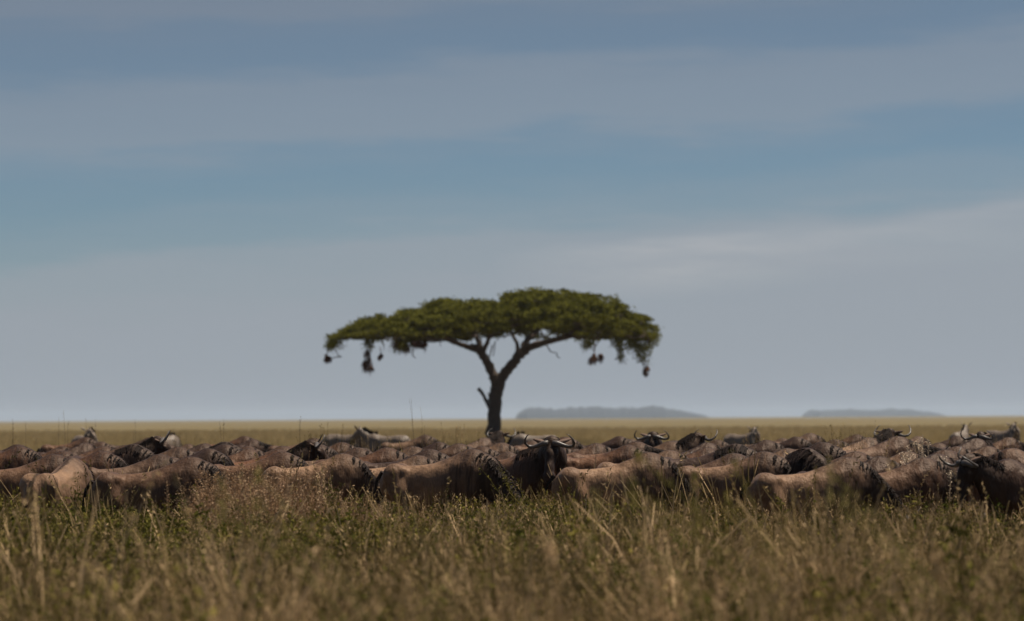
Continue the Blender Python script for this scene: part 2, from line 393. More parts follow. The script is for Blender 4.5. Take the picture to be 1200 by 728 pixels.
    for px0_, py0_, px1_, py1_ in ((388, 396, 383, 418), (392, 399, 397, 418), (400, 418, 383, 421), (440, 396, 432, 412), (432, 412, 430, 422), (446, 398, 449, 412), (500, 392, 497, 414), (512, 396, 516, 406), (580, 400, 578, 418), (577, 404, 573, 420),
                               (640, 404, 652, 414), (652, 414, 656, 420), (700, 392, 694, 412), (718, 392, 727, 418), (727, 418, 720, 422), (745, 396, 755, 434), (740, 390, 735, 412), (492, 392, 499, 412), (484, 408, 487, 420)):
        a = np.array(L(px0_, py0_)); e = np.array(L(px1_, py1_)); m1 = (a + e) / 2 + rng.normal(0, .12, 3)
        G.tube([a, m1, e], [.04, .032, .02], 4, False)
    t_ = mesh_obj('twigs', G.build('twigs', M['bark']), root); t_['kind'] = 'stuff'; t_.name = 'twig'
    # nests hang from the crown
    for px, py, w, h, lab in ((430.5, 426, 10, 20, 'long dark straw nest hanging lowest under the left side of the crown'),
                              (445, 418, 5.5, 6.5, 'tiny round dark nest just right of the long hanging nest'),
                              (382.5, 419, 7.5, 10, 'small brown nest at the far left tip of the crown'),
                              (469, 405, 20, 10, 'broad reddish brown nest mass under left centre of the crown'),
                              (486, 404, 13, 11, 'ragged brown nest next to the broad nest mass towards the trunk'),
                              (696, 418, 11, 14, 'lumpy dark nest under the right side of the crown'),
                              (755, 434, 8, 8, 'small round nest dangling lowest at the right tip of the crown')):
        p = P3(px, py, d); c0 = np.array([0, 0, 0.]); w_ = w / s / 2; h_ = h / s / 2
        n_ = 9; a = np.linspace(0, math.pi, n_); G = Geo()
        cs = []
        for q_ in range(5):
            oc_ = rng.normal(0, 1, 3) * [w_ * .55, w_ * .4, h_ * .50]; rr_ = rng.uniform(.25, .50); cs.append(oc_)
            prof = oc_ + np.stack([rng.normal(0, .03, n_), rng.normal(0, .03, n_), np.cos(a) * h_ * rr_ * 1.1], 1)
            G.tube(prof, (np.sin(a) + .08) * w_ * rr_ * (1 + rng.normal(0, .18, n_)), 9)
        N2 = 700; dr = unit(rng.normal(size=(N2, 3))); P = np.array(cs)[rng.integers(0, 5, N2)] + dr * [w_, w_, h_] * rng.uniform(.15, .5, (N2, 1))
        tan = unit(np.cross(dr, rng.normal(size=(N2, 3)))) * .5 + dr * .5 + [0, 0, -.35]; ln = rng.uniform(.10, .55, (N2, 1)) * (w_ + h_) * .8
        G.strips(np.stack([P, P + tan * ln * .5, P + tan * ln + [0, 0, -.05]], 1), .022, unit(np.cross(tan, dr)))
        G.tube([(0, 0, h_ * .5), (.05, 0, h_ * 1.2), (0, .05, h_ + .45)], [.03, .025, .02], 4)
        nm = mesh_obj('bird_nest', G.build('bird_nest', M['nest'])); nm.location = (p.x, d + (-.3 if w > 12 else 0), p.z)
        tag(nm, lab, 'nest', 'nests hanging under the acacia crown')
make_tree()

# ------------------------------------------------------------------ animals: implicit body -> one continuous surface
def surface_nets(D, org, h):
    Sg = D < 0; nx, ny, nz = D.shape
    cnt = np.zeros((nx - 1, ny - 1, nz - 1)); acc = np.zeros((nx - 1, ny - 1, nz - 1, 3))
    def sl_(o): return slice(o[0], nx - 1 + o[0]), slice(o[1], ny - 1 + o[1]), slice(o[2], nz - 1 + o[2])
    for ax in range(3):
        for a in (0, 1):
            for c in (0, 1):
                o = [0, 0, 0]; oth = [i for i in range(3) if i != ax]; o[oth[0]] = a; o[oth[1]] = c
                e = list(o); e[ax] = 1
                d0 = D[sl_(o)]; d1 = D[sl_(e)]; x = (d0 < 0) != (d1 < 0)
                t = np.where(x, d0 / np.where(x, d0 - d1, 1), 0)
                for k in range(3): acc[..., k] += np.where(x, (t if k == ax else o[k]), 0)
                cnt += x
    act = cnt > 0; idx = -np.ones(act.shape, int); idx[act] = np.arange(act.sum())
    ijk = np.argwhere(act); V = (ijk + acc[act] / cnt[act][:, None]) * h + org
    Fs = []
    for ax in range(3):
        b1, b2 = [(1, 2), (2, 0), (0, 1)][ax]
        a0 = [slice(None)] * 3; a1 = [slice(None)] * 3; a0[ax] = slice(0, -1); a1[ax] = slice(1, None)
        s0 = Sg[tuple(a0)]; s1 = Sg[tuple(a1)]; x = np.argwhere(s0 != s1)
        x = x[(x[:, b1] > 0) & (x[:, b2] > 0) & (x[:, b1] < D.shape[b1] - 1) & (x[:, b2] < D.shape[b2] - 1)]
        ins = s0[tuple(x.T)]
        e1 = np.zeros(3, int); e1[b1] = 1; e2 = np.zeros(3, int); e2[b2] = 1
        q = np.stack([idx[tuple((x - e1 - e2).T)], idx[tuple((x - e2).T)], idx[tuple(x.T)], idx[tuple((x - e1).T)]], 1)
        q[~ins] = q[~ins][:, ::-1]; Fs.append(q)
    return V, np.concatenate(Fs)
def rcone(P, a, c, ra, rb):
    a = np.asarray(a, np.float32); c = np.asarray(c, np.float32); ba = c - a; pa = P - a
    h = np.clip(pa @ ba / (ba @ ba + 1e-9), 0, 1)
    return np.linalg.norm(pa - h[..., None] * ba, axis=-1) - (ra + (rb - ra) * h)
def smin(a, c, k):
    h = np.clip(.5 + .5 * (c - a) / k, 0, 1); return c * (1 - h) + a * h - k * h * (1 - h)
POSES = {  # neck mid points, poll, head direction, (front L, front R, hind L, hind R) foot shifts, neck mid radius
    'graze': dict(neck=[(.80, 0, .82, .165)], poll=(.99, 0, .55), f=(.42, 0, -.9), feet=(.12, -.10, -.05, .12)),
    'graze_step': dict(neck=[(.82, -.02, .86, .165)], poll=(1.04, -.05, .62), f=(.55, -.1, -.83), feet=(-.16, .20, .16, -.14)),
    'stand_low': dict(neck=[(.74, 0, 1.18, .18)], poll=(.93, 0, 1.32), f=(.34, .03, -.94), feet=(.03, -.04, .04, -.06)),
    'walk': dict(neck=[(.82, 0, 1.04, .165)], poll=(1.08, 0, 1.03), f=(.62, 0, -.78), feet=(.22, -.20, -.16, .18)),
    'stand': dict(neck=[(.76, 0, 1.22, .18)], poll=(.95, 0, 1.40), f=(.72, 0, -.70), feet=(.03, -.04, .04, -.06)),
    'look': dict(neck=[(.70, -.06, 1.20, .20)], poll=(.80, -.20, 1.38), f=(.19, -.44, -.88), feet=(.03, -.04, .04, -.06)),
    'look_away': dict(neck=[(.74, .05, 1.22, .19)], poll=(.90, .14, 1.40), f=(.42, .40, -.8), feet=(-.05, .06, .1, -.06)),
}
def animal(pose, zebra=False, h=.021, longmane=1.0):
    Q = POSES[pose]; rg = np.random.default_rng(sum(map(ord, pose)))
    lo = np.array([-.95, -.52 if 'look' not in pose else -.85, -.03]); hi = np.array([1.5, .52 if pose != 'look_away' else .85, 1.72])
    if pose.startswith('graze'): hi[2] = 1.45
    n = np.ceil((hi - lo) / h).astype(int)
    X = np.stack(np.meshgrid(*[lo[i] + np.arange(n[i]) * h for i in range(3)], indexing='ij'), -1).astype(np.float32)
    YS = np.array([1, 1.33, 1], np.float32); P = X * YS
    D = None
    def add(d, k=.05):
        nonlocal D; D = d if D is None else smin(D, d, k)
    if zebra: tr = [(-.56, 1.03, .24), (-.35, 1.0, .255), (-.1, .95, .275), (.12, .95, .28), (.32, .98, .28), (.48, 1.03, .25), (.58, 1.02, .19)]
    else: tr = [(-.56, .925, .215), (-.35, .905, .24), (-.1, .885, .278), (.12, .90, .307), (.32, .94, .335), (.46, 1.01, .315), (.58, .98, .22)]
    for p, q_ in zip(tr[:-1], tr[1:]): add(rcone(P, (p[0], 0, p[1]), (q_[0], 0, q_[1]), p[2], q_[2]), .06)
    if not zebra:
        H2 = X * np.array([1, 2.0, 1], np.float32)
        add(rcone(H2, (.10, 0, 1.10), (.40, 0, 1.205), .10, .125), .10); add(rcone(H2, (.40, 0, 1.205), (.60, 0, 1.14), .125, .12), .08)
    add(rcone(X, (-.62, 0, 1.07 if not zebra else 1.12), (.1, 0, 1.12 if not zebra else 1.17), .045, .05), .06)
    for sg in (-1, 1):
        add(rcone(X, (.34, sg * .13, 1.12), (.46, sg * .155, .86), .10, .10), .05)          # shoulder blade
        add(rcone(X, (.46, sg * .155, .86), (.34, sg * .15, .76), .095, .08), .05)
        add(rcone(X, (-.54, sg * .10, 1.04), (-.44, sg * .13, .80), .15, .115), .06)         # haunch
        add(rcone(X, (-.42, sg * .145, 1.095), (-.47, sg * .12, 1.03), .048, .05), .045)       # hip bone
        # hollow of the flank
        fl = rcone(X, (-.26, sg * .33, 1.03), (-.22, sg * .33, .86), .128, .115); D = -smin(-D, fl, .09)
    fx = Q['feet']
    for sg, dx in ((1, fx[0]), (-1, fx[1])):                                                # front legs
        y = sg * .125; kx = .40 + dx * .5; lift = .0
        add(rcone(X, (.40, y, .80), (.37 + dx * .2, y, .66), .095, .07), .05)
        add(rcone(X, (.37 + dx * .2, y, .66), (kx, y, .42), .062, .043), .03)
        add(rcone(X, (kx, y, .42), (.39 + dx * .9, y * .95, .12), .040, .027), .02)
        add(rcone(X, (.39 + dx * .9, y * .95, .12), (.42 + dx, y * .95, .055), .032, .036), .02)
        add(rcone(X, (.42 + dx, y * .95, .055), (.45 + dx, y * .95, .03), .042, .038), .02)
    for sg, dx in ((1, fx[2]), (-1, fx[3])):                                                # hind legs
        y = sg * .125; hx = -.64 + dx * .6
        add(rcone(X, (-.46, y, .84), (-.40 + dx * .3, y * 1.08, .66), .13, .085), .05)
        add(rcone(X, (-.40 + dx * .3, y * 1.08, .66), (hx, y, .45), .075, .042), .04)
        add(rcone(X, (hx, y, .45), (-.60 + dx * .95, y, .13), .040, .028), .02)
        add(rcone(X, (-.60 + dx * .95, y, .13), (-.57 + dx, y, .055), .032, .038), .02)
        add(rcone(X, (-.57 + dx, y, .055), (-.54 + dx, y, .03), .042, .038), .02)
    # neck
    poll = np.array(Q['poll'], float); f = unit(np.array(Q['f'], float)); 
    chain = [(.46, 0, 1.07, .26), (.56, 0, 1.05, .225)] + Q['neck'] + [(*poll, .115)]
    if zebra: chain = [(x, y, z, r * (.95 if i < 2 else .85)) for i, (x, y, z, r) in enumerate(chain)]
    for p, q_ in zip(chain[:-1], chain[1:]): add(rcone(P, np.array(p[:3]) * YS, np.array(q_[:3]) * YS, p[3], q_[3]), .07)
    s_ = unit(np.cross(np.array([0, 0, 1.]), f)); u_ = unit(np.cross(f, s_))
    def HL(l, s, u): return poll + f * l + s_ * s + u_ * u
    Hm = np.stack([f, s_ * 1.28, u_], 1); Ph = (X - poll) @ Hm.astype(np.float32)
    for a, c, ra, rb in (((0, 0, .0), (.15, 0, .005), .108, .102), ((.15, 0, .005), (.34, 0, .0), .100, .074), ((.34, 0, 0), (.46, 0, -.012), .074, .074), ((.46, 0, -.012), (.50, 0, -.02), .070, .062), ((.08, 0, -.07), (.34, 0, -.055), .07, .045)):
        add(rcone(Ph, a, c, ra, rb), .04)
    add(rcone((X - poll) @ np.stack([f, s_, u_], 1).astype(np.float32), (.455, -.035, -.015), (.455, .035, -.015), .05, .05), .03)   # broad muzzle
    for sg in (-1, 1): add(rcone(X, HL(.13, sg * .078, .035), HL(.16, sg * .078, .035), .028, .028), .02)      # brow over the eye
    V, Fc = surface_nets(D, lo, h)
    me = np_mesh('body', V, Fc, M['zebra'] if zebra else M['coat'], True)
    hl = (V - poll) @ f; dr = np.linalg.norm((V - poll) - hl[:, None] * f, axis=1)
    ss = lambda e0, e1, x: np.clip((x - e0) / (e1 - e0), 0, 1) ** 2 * (3 - 2 * np.clip((x - e0) / (e1 - e0), 0, 1))
    face = ss(.02, .12, hl) * (dr < .2)
    if zebra: face = ss(.36, .42, hl) * (dr < .2)
    dark = np.maximum(face * .80, .78 * ss(.74, .42, V[:, 2]) * (dr > .2))  # dark face and legs; the belly's darkening is partly shade put into the colour
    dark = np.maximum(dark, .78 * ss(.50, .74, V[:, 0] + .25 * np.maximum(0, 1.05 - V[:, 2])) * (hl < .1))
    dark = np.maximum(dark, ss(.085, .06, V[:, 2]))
    if zebra: dark = np.maximum(face, ss(.085, .06, V[:, 2]))
    fore = ss(-.10, .42, V[:, 0])
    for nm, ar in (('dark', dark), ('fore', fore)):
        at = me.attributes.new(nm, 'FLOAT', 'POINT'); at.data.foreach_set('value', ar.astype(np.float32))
    parts = [('body', me)]
    # crest line from withers to poll
    tp = [(.22, 0, 1.02, .20 if zebra else .235)] + chain
    T = np.array(tp, float); t = np.linspace(0, len(T) - 1, 60); CP = np.stack([np.interp(t, range(len(T)), T[:, i]) for i in range(4)], 1)
    tan = unit(np.gradient(CP[:, :3], axis=0)); sd_ = unit(np.cross(np.array([0, 0, 1.]), tan)); dors = unit(np.cross(tan, sd_))
    near = np.concatenate([np.linalg.norm(V[k:k + 4000, None] - CP[None, :, :3], axis=2).argmin(1) for k in range(0, len(V), 4000)])
    rel = V - CP[near, :3]; lat = np.abs((rel * sd_[near]).sum(1)); dd_ = (rel * dors[near]).sum(1)
    dc = np.where((dd_ > .05) & (near > 1) & (near < 59), lat, 9.)
    if not zebra:
        dark = np.maximum(dark, .8 * ss(.06, .015, dc))
        dark = np.maximum(dark, .8 * ss(.035, .012, np.abs(V[:, 1])) * (V[:, 2] > 1.0) * (V[:, 0] < .3))
        if longmane > 1: dark = np.maximum(dark, .75 * ss(.15, .6, V[:, 0]))
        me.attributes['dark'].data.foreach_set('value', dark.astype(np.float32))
    G = Geo()
    if zebra:
        N = 260; i = rg.integers(12, 60, N); p0 = CP[i, :3] + dors[i] * CP[i, 3:] * .9 + rg.normal(0, .008, (N, 3))
        L_ = rg.uniform(.09, .13, (N, 1)); p1 = p0 + dors[i] * L_ + rg.normal(0, .01, (N, 3))
        G.strips(np.stack([p0, (p0 + p1) / 2, p1], 1), np.array([.03, .028, .012]), tan[i])
    else:
        N = int(800 * longmane) if longmane > 1 else 950; i = (rg.random(N) * 60).astype(int) if longmane > 1 else (24 + rg.random(N) * 36).astype(int); sgn = rg.choice([-1, 1], (N, 1)) * rg.uniform(.2, 1, (N, 1))
        c = CP[i, :3]; r = CP[i, 3:]; p0 = c + dors[i] * r * .97 + sd_[i] * sgn * .02
        L_ = rg.uniform(.02, .16, (N, 1)) * (longmane * 1.5 if longmane > 1 else .25 + .75 * i[:, None] / 60)
        p1 = p0 + dors[i] * .035 + sd_[i] * sgn * r * .36
        fr = 1.0 if longmane > 1 else .45
        p2 = p1 + (sd_[i] * sgn * r * .34 - dors[i] * r * .32) * fr + rg.normal(0, .008, (N, 3)); p3 = p2 + np.array([0, 0, -1.]) * L_ * .6 + sd_[i] * sgn * .03 + rg.normal(0, .012, (N, 3)); p4 = p3 + np.array([0, 0, -1.]) * L_ * .6 - sd_[i] * sgn * .01 + rg.normal(0, .012, (N, 3))
        G.strips(np.stack([p0, p1, p2, p3, p4], 1), np.array([.011, .012, .010, .008, .003]), tan[i])
        if longmane > 1:
            N = 700; i = rg.integers(2, 58, N); th = rg.uniform(-1, 1, (N, 1)) * 2.0; c = CP[i, :3]; r = CP[i, 3:]
            o_ = dors[i] * np.cos(th) * .98 + sd_[i] * np.sin(th) * .80; p0 = c + o_ * r; L_ = rg.uniform(.12, .30, (N, 1))
            p1 = p0 + o_ * .03 - np.array([0, 0, 1.]) * L_ * .3; p2 = p1 - np.array([0, 0, 1.]) * L_ * .5 + rg.normal(0, .015, (N, 3)) + o_ * .01
            G.strips(np.stack([p0, p1, p2], 1), np.array([.010, .010, .003]), tan[i])
    parts.append(('mane', G.build('mane', M['mane'])))
    if not zebra:
        G = Geo(); N = 300; i = rg.integers(22, 60, N); c = CP[i, :3]; r = CP[i, 3:]
        p0 = c - dors[i] * r * .86 + sd_[i] * rg.normal(0, .018, (N, 1)); L_ = rg.uniform(.10, .26, (N, 1))
        p1 = p0 + [0, 0, -1.] * L_ * .5 + rg.normal(0, .012, (N, 3)); p2 = p1 + [0, 0, -1.] * L_ * .5 + rg.normal(0, .02, (N, 3))
        N2 = 80; l = rg.uniform(.04, .36, (N2, 1)); q0 = poll + f * l - u_ * .10 + s_ * rg.normal(0, .014, (N2, 1)); q2 = q0 + [0, 0, -1.] * rg.uniform(.06, .17, (N2, 1)) + rg.normal(0, .012, (N2, 3))
        G.strips(np.stack([p0, p1, p2], 1), np.array([.016, .012, .003]), unit(tan[i] + rg.normal(0, .5, (N, 3))))
        G.strips(np.stack([q0, (q0 + q2) / 2, q2], 1), np.array([.016, .012, .003]), unit(f + rg.normal(0, .5, (N2, 3))))
        parts.append(('beard', G.build('beard', M['beard'])))
        for sg in (-1, 1):
            hp = [(.03, .03, .095, .040), (.03, .09, .09, .037), (.04, .16, .055, .030), (.05, .235, .035, .024), (.055, .295, .06, .020), (.05, .325, .13, .016), (.03, .315, .205, .012), (.01, .28, .265, .008), (0, .245, .295, .003)]
            G = Geo(); G.tube([HL(l, sg * s, u) for l, s, u, _ in hp], [x[3] for x in hp], 8); parts.append(('horn', G.build('horn', M['horn'], True)))
    for sg in (-1, 1):
        G = Geo(); el = .20
        ax = unit(s_ * sg * .85 - f * .35 + (u_ * .9 if zebra else u_ * -.15)); a0 = HL(.0, sg * .075, .05 if not zebra else .08); fl = unit(np.cross(ax, u_ if not zebra else s_))
        t5 = np.array([0, .25, .5, .8, 1.]); wd = np.array([.03, .055, .06, .035, .006])
        ring = []
        for t_, w in zip(t5, wd):
            cc = a0 + ax * el * t_; ring += [cc - fl * w * .55, cc + np.cross(ax, fl) * .02, cc + fl * w * .55, cc - np.cross(ax, fl) * .004]
        Qd = [(i * 4 + j, i * 4 + (j + 1) % 4, i * 4 + 4 + (j + 1) % 4, i * 4 + 4 + j) for i in range(4) for j in range(4)]
        G.add(ring, Qd); parts.append(('ear', G.build('ear', M['zebra'] if zebra else M['ear'], True)))
        if pose in ('stand', 'stand_low', 'look', 'look_away', 'walk'):
            G = Geo(); a = np.linspace(0, math.pi, 6); cc = HL(.14, sg * .082, .03)
            G.tube([cc + s_ * math.cos(q_) * .018 for q_ in a], np.sin(a) * .018 + .001, 8); parts.append(('eye', G.build('eye', M['eye'], True)))
    # tail
    sw = rg.uniform(-.05, .05)
    G = Geo(); tl = np.array([(-.74, 0, 1.08), (-.82, sw * .3, .98), (-.86, sw * .7, .82), (-.87, sw, .62), (-.86, sw, .45)]); G.tube(tl, [.030, .020, .014, .010, .008], 6)
    N = 90; k = rg.uniform(2.2, 4, N); p0 = np.stack([np.interp(k, range(5), tl[:, j]) for j in range(3)], 1); L_ = rg.uniform(.15, .35, (N, 1))
    p1 = p0 + [0, 0, -1.] * L_ * .5 + rg.normal(0, .014, (N, 3)); p2 = p1 + [0, 0, -1.] * L_ * .5 + rg.normal(0, .018, (N, 3))
    G.strips(np.stack([p0, p1, p2], 1), np.array([.012, .010, .003]), unit(rg.normal(size=(N, 3)) * [1, 1, .1]))
    parts.append(('tail', G.build('tail', M['mane'])))
    return parts
M['ear'] = simple('brown_ear', (.12, .075, .055), .8, .3, 30)
PROTO = {k: animal(k) for k in POSES}
PROTO['shaggy'] = animal('look', longmane=1.6)
PROTO['graze_shaggy'] = animal('graze', longmane=1.5)
ZP = {k: animal(k, zebra=True, h=.03) for k in ('graze', 'stand', 'look')}
def put(parts, name, loc, yaw, sc, label, cat, group, keep=None):
    r = empty(name, loc, yaw); r.scale = (sc * 1.01, sc, sc)
    tag(r, label, cat, group)
    for nm, me in parts:
        if keep and nm not in keep: continue
        mesh_obj(nm, me, r)
    return r
# ------------------------------------------------------------------ the herd
# tone: 0 red brown, .3 brown, .55 grey brown, .8 pale tan, 1 dark brown
HERD = []
def wb(px, py, pose, yaw, sc, tone, label, group='wildebeest packed in the herd'):
    d = F * (EYE - 1.345 * sc) / (py - hor(px))
    return wbd(px, d, pose, yaw, sc, tone, label, group)
def wbd(px, d, pose, yaw, sc, tone, label, group='wildebeest packed in the herd', keep=None):
    a = R(yaw); X_ = PX(px, d) - math.cos(a) * .42 * sc; Y_ = d - math.sin(a) * .42 * sc
    r = put(PROTO[pose], 'wildebeest', (X_, Y_, 0), a, sc, label, 'wildebeest', group, keep)
    for ch in r.children:
        if ch.name.startswith('body'): ch.color = (tone, .9 if 'strip' in label else (.45 + .5 * ((px * .37) % 1)), 0, 1)
    HERD.append((X_, Y_, px, d, r)); return r
FR = [
 (62, 534, 'graze', 4, .99, .35, 'brown wildebeest cut off by the left frame edge, nearest the camera there'),
 (84, 538, 'graze', 74, .98, .74, 'tan wildebeest seen from behind with sunlit rump near the left edge'),
 (66, 527, 'graze', 6, .97, .3, 'brown wildebeest back showing just above the sunlit tan rump at far left'),
 (118, 530, 'graze_step', -5, 1.0, .1, 'red brown wildebeest with rounded hump right behind the sunlit tan rump'),
 (186, 534, 'graze', 8, .97, .55, 'grey brown wildebeest behind the foremost one left of the reddish weeds'),
 (222, 537, 'graze_step', -4, 1.0, .4, 'foremost brown wildebeest grazing just left of the reddish weed patch'),
 (208, 525, 'graze', 5, 1.0, .6, 'grey brown wildebeest with smooth arched back behind the left foremost grazers'),
 (155, 522, 'graze_shaggy', -12, 1.04, 1.0, 'dark maned wildebeest back in second line above the left grazers'),
 (120, 524, 'graze', 8, .97, .3, 'brown wildebeest, low back between the pale zebra and the left grazers'),
 (243, 527, 'graze', -20, 1.0, 1.0, 'dark shouldered wildebeest left of the reddish weeds, turned slightly to camera'),
 (262, 519, 'graze_shaggy', -10, 1.02, 1.0, 'dark maned wildebeest behind the left end of the reddish weeds'),
 (330, 524, 'graze', 6, .98, .4, 'brown wildebeest arched back above the middle of the reddish weeds'),
 (330, 531, 'graze', -6, .98, .3, 'brown wildebeest hump half sunk in the reddish weeds'),
 (400, 533, 'graze', 3, .97, .8, 'tan wildebeest long back directly right of the reddish weeds'),
 (418, 526, 'graze', -5, 1.0, .55, 'grey brown wildebeest with lit spine line behind the tan long back'),
 (372, 522, 'graze_step', 0, 1.0, 1.0, 'dark wildebeest back in the second line behind the reddish weeds'),
 (452, 526, 'graze', 4, 1.0, .1, 'red brown wildebeest with tall rounded hump left of the foremost grazer'),
 (488, 535, 'graze', 5, .93, .82, 'pale tan wildebeest grazing just left of and behind the foremost central grazer'),
 (502, 528, 'graze', -4, .99, 1.0, 'dark humped wildebeest behind the pale tan one left of centre'),
 (551, 528, 'graze_step', -20, 1.035, .7, 'foremost brown wildebeest grazing with pale rump left of the horned one facing us'),
 (628, 524, 'shaggy', -36, 1.04, .3, 'shaggy dark wildebeest facing the camera with upturned horns at the centre'),
 (536, 521, 'graze', 4, .99, .9, 'dark backed wildebeest behind the foremost central grazer below the tree trunk'),
 (586, 520, 'graze', 3, .98, .8, 'tan wildebeest low back just right of the trunk base line'),
 (758, 532, 'graze', 3, 1.0, .75, 'pale backed wildebeest grazing right of the horned one facing the camera'),
 (697, 521, 'graze', 10, 1.0, .3, 'brown wildebeest with pointed hump right of the centre horned head'),
 (734, 523, 'graze_step', -8, 1.0, .15, 'red brown wildebeest hump behind the pale backed central grazer'),
 (752, 515, 'look', -38, 1.02, 1.0, 'dark wildebeest with horned head raised facing camera, right of the centre one'),
 (782, 529, 'graze', 8, .96, .8, 'pale wildebeest hump between two foremost grazers right of centre'),
 (858, 533, 'graze_step', -4, .98, .45, 'foremost striped wildebeest grazing below the dark maned pair'),
 (826, 526, 'graze', 5, .98, .15, 'red brown long back behind the foremost striped grazer'),
 (860, 522, 'graze_shaggy', -15, 1.04, 1.0, 'black maned wildebeest bent down behind the foremost striped grazer'),
 (893, 531, 'graze', -16, 1.0, .85, 'wildebeest with bold dark shoulder stripes next to the foremost striped grazer'),
 (920, 527, 'graze', 8, .98, .8, 'pale tan wildebeest shoulder right of the bold striped one'),
 (943, 527, 'graze_shaggy', -55, 1.03, 1.0, 'black haired wildebeest with mane falling forward, head down towards camera'),
 (962, 520, 'graze', -20, 1.04, 1.0, 'round dark hump of a wildebeest behind the black haired one'),
 (990, 538, 'graze_step', 4, .97, .7, 'tan wildebeest grazing in front row under the black haired one'),
 (1000, 531, 'graze', 6, .97, .3, 'brown wildebeest back behind the tan front row grazer on the right'),
 (1028, 537, 'graze', 14, .96, 1.0, 'dark wildebeest partly behind the pale thin stalks on the right'),
 (1060, 531, 'graze', 0, .98, .8, 'pale wildebeest hump above the thin pale stalks on the right'),
 (1105, 529, 'graze', 4, 1.0, .2, 'brown wildebeest with round hump left of the dark one looking left'),
 (1080, 538, 'graze_step', 8, .96, .35, 'brown wildebeest in the front row behind the thickest pale stalks'),
 (1096, 534, 'graze', 30, .97, 1.0, 'dark wildebeest rump between the pale stalks and the one looking left'),
 (1180, 540, 'stand_low', 197, .95, 1.0, 'very dark wildebeest standing head up facing left at the right edge'),
 (1185, 527, 'graze', 176, 1.0, .3, 'brown wildebeest back above the dark one at the right edge'),
 (1142, 515, 'look', -60, 1.0, 1.0, 'horned wildebeest facing the camera above the dark left facing one'),
 (1050, 513, 'walk', 12, 1.08, .9, 'dark wildebeest with head lifted in rear rank above the pale stalks'),
 (1016, 514, 'look_away', 20, 1.04, .8, 'wildebeest with raised horns in rear rank just right of the tall grass clump'),
 (566, 514, 'look_away', 30, 1.0, .9, 'dark wildebeest with horns up directly left of the acacia trunk base'),
 (20, 522, 'graze', 5, 1.0, 1.0, 'dark wildebeest low back in second line at the left edge'),
 (290, 527, 'graze', 20, .97, .2, 'red brown wildebeest sunk in the left half of the reddish weeds'),
 (652, 523, 'graze', 4, .97, .3, 'brown wildebeest hidden behind the head of the centre horned one'),
]
for px, py, pose, yaw, sc, tone, lab in FR: wb(px, py, pose, yaw, sc, tone, lab)
ORD = ['first', 'second', 'third', 'fourth', 'fifth', 'sixth', 'seventh', 'eighth', 'ninth', 'tenth', 'eleventh', 'twelfth', 'thirteenth', 'fourteenth', 'fifteenth', 'sixteenth',
       'seventeenth', 'eighteenth', 'nineteenth', 'twentieth', '21st', '22nd', '23rd', '24th', '25th', '26th', '27th', '28th']
PH = {'graze': 'grazing', 'graze_step': 'grazing mid step', 'walk': 'with lowered neck', 'stand': 'with head up', 'look': 'with head turned to camera', 'look_away': 'with head turned away'}
TN = [(.15, 'red brown'), (.42, 'brown'), (.68, 'grey brown'), (.88, 'tan'), (2, 'dark brown')]
rf = np.random.default_rng(21)
ranks = [(44, 'middle'), (46.3, 'fourth'), (48.8, 'fifth'), (51.5, 'sixth'), (54.2, 'seventh'), (57, 'eighth'), (60, 'ninth'), (63.5, 'tenth'), (67.5, 'eleventh'), (72, 'last')]
for ri, (d0, rn) in enumerate(ranks):
    half = 600 / F * d0 + .8; x = -half + rf.uniform(0, 1.2); row = []
    while x < half:
        d = d0 + rf.normal(0, .55); px = 600 + x / d * F
        if ri > 4 and rf.random() < .12: x += rf.uniform(1, 2.5); continue
        if min([math.hypot(x - .3 - h_[0], d - h_[1]) for h_ in HERD]) > 1.0 and -10 < px < 1230:
            pose = rf.choice(['graze', 'graze_step', 'walk', 'stand', 'look', 'look_away'], p=[.55, .30, .09, .02, .02, .02])
            if ri > 4 and pose in ('stand', 'look', 'look_away'): pose = 'graze'
            yaw = rf.normal(0, 13) if rf.random() < .87 else rf.uniform(0, 360)
            row.append((px, d, pose, yaw, rf.uniform(.86, 1.03), 1.0 if rf.random() < .34 else rf.uniform(0, .9)))
        x += rf.uniform(1.4, 2.5)
    for i, (px, d, pose, yaw, sc, tone) in enumerate(row):
        tn = next(n for v, n in TN if tone <= v)
        if ri < 7 or pose in ('stand', 'look'):
            lab = '%s wildebeest %s, %s from left in %s rank of herd' % (tn.replace(' brown', '-brown'), PH[pose], ORD[i], rn)
        else: lab = 'far wildebeest whose back barely shows in the crowded rearmost ranks'
        wbd(px, d, pose, yaw, sc, tone, lab, 'wildebeest packed in the herd' if ri < 7 else 'rearmost wildebeest of the herd')
# zebras beyond the herd
for px, d, pose, yaw, sc, lab in (
    (105, 92, 'look', -60, 1.04, 'zebra with head up facing the camera behind the herd at far left'),
    (200, 92, 'graze', 60, 1.0, 'pale zebra back behind the herd above the left grazers'),
    (418, 93, 'graze', -25, 1.03, 'zebra rump behind the herd left of the tree, left one of the pair'),
    (440, 92, 'stand', 160, 1.0, 'zebra with pale face behind the herd left of the tree, right one of the pair'),
    (612, 92, 'graze', 170, .98, 'zebra right of the trunk base facing left'),
    (878, 92, 'look', -50, .98, 'small pale zebra face beyond the black maned wildebeest'),
    (1126, 92, 'stand', 70, 1.0, 'zebra behind the herd above the dark left facing wildebeest'),
    (1182, 93, 'look', -60, 1.03, 'zebra nearest the right frame edge behind the herd')):
    a = R(yaw); put(ZP[pose], 'zebra', (PX(px, d) - math.cos(a) * .4, d - math.sin(a) * .4, 0), a, sc, lab, 'zebra', 'zebras beyond the herd')

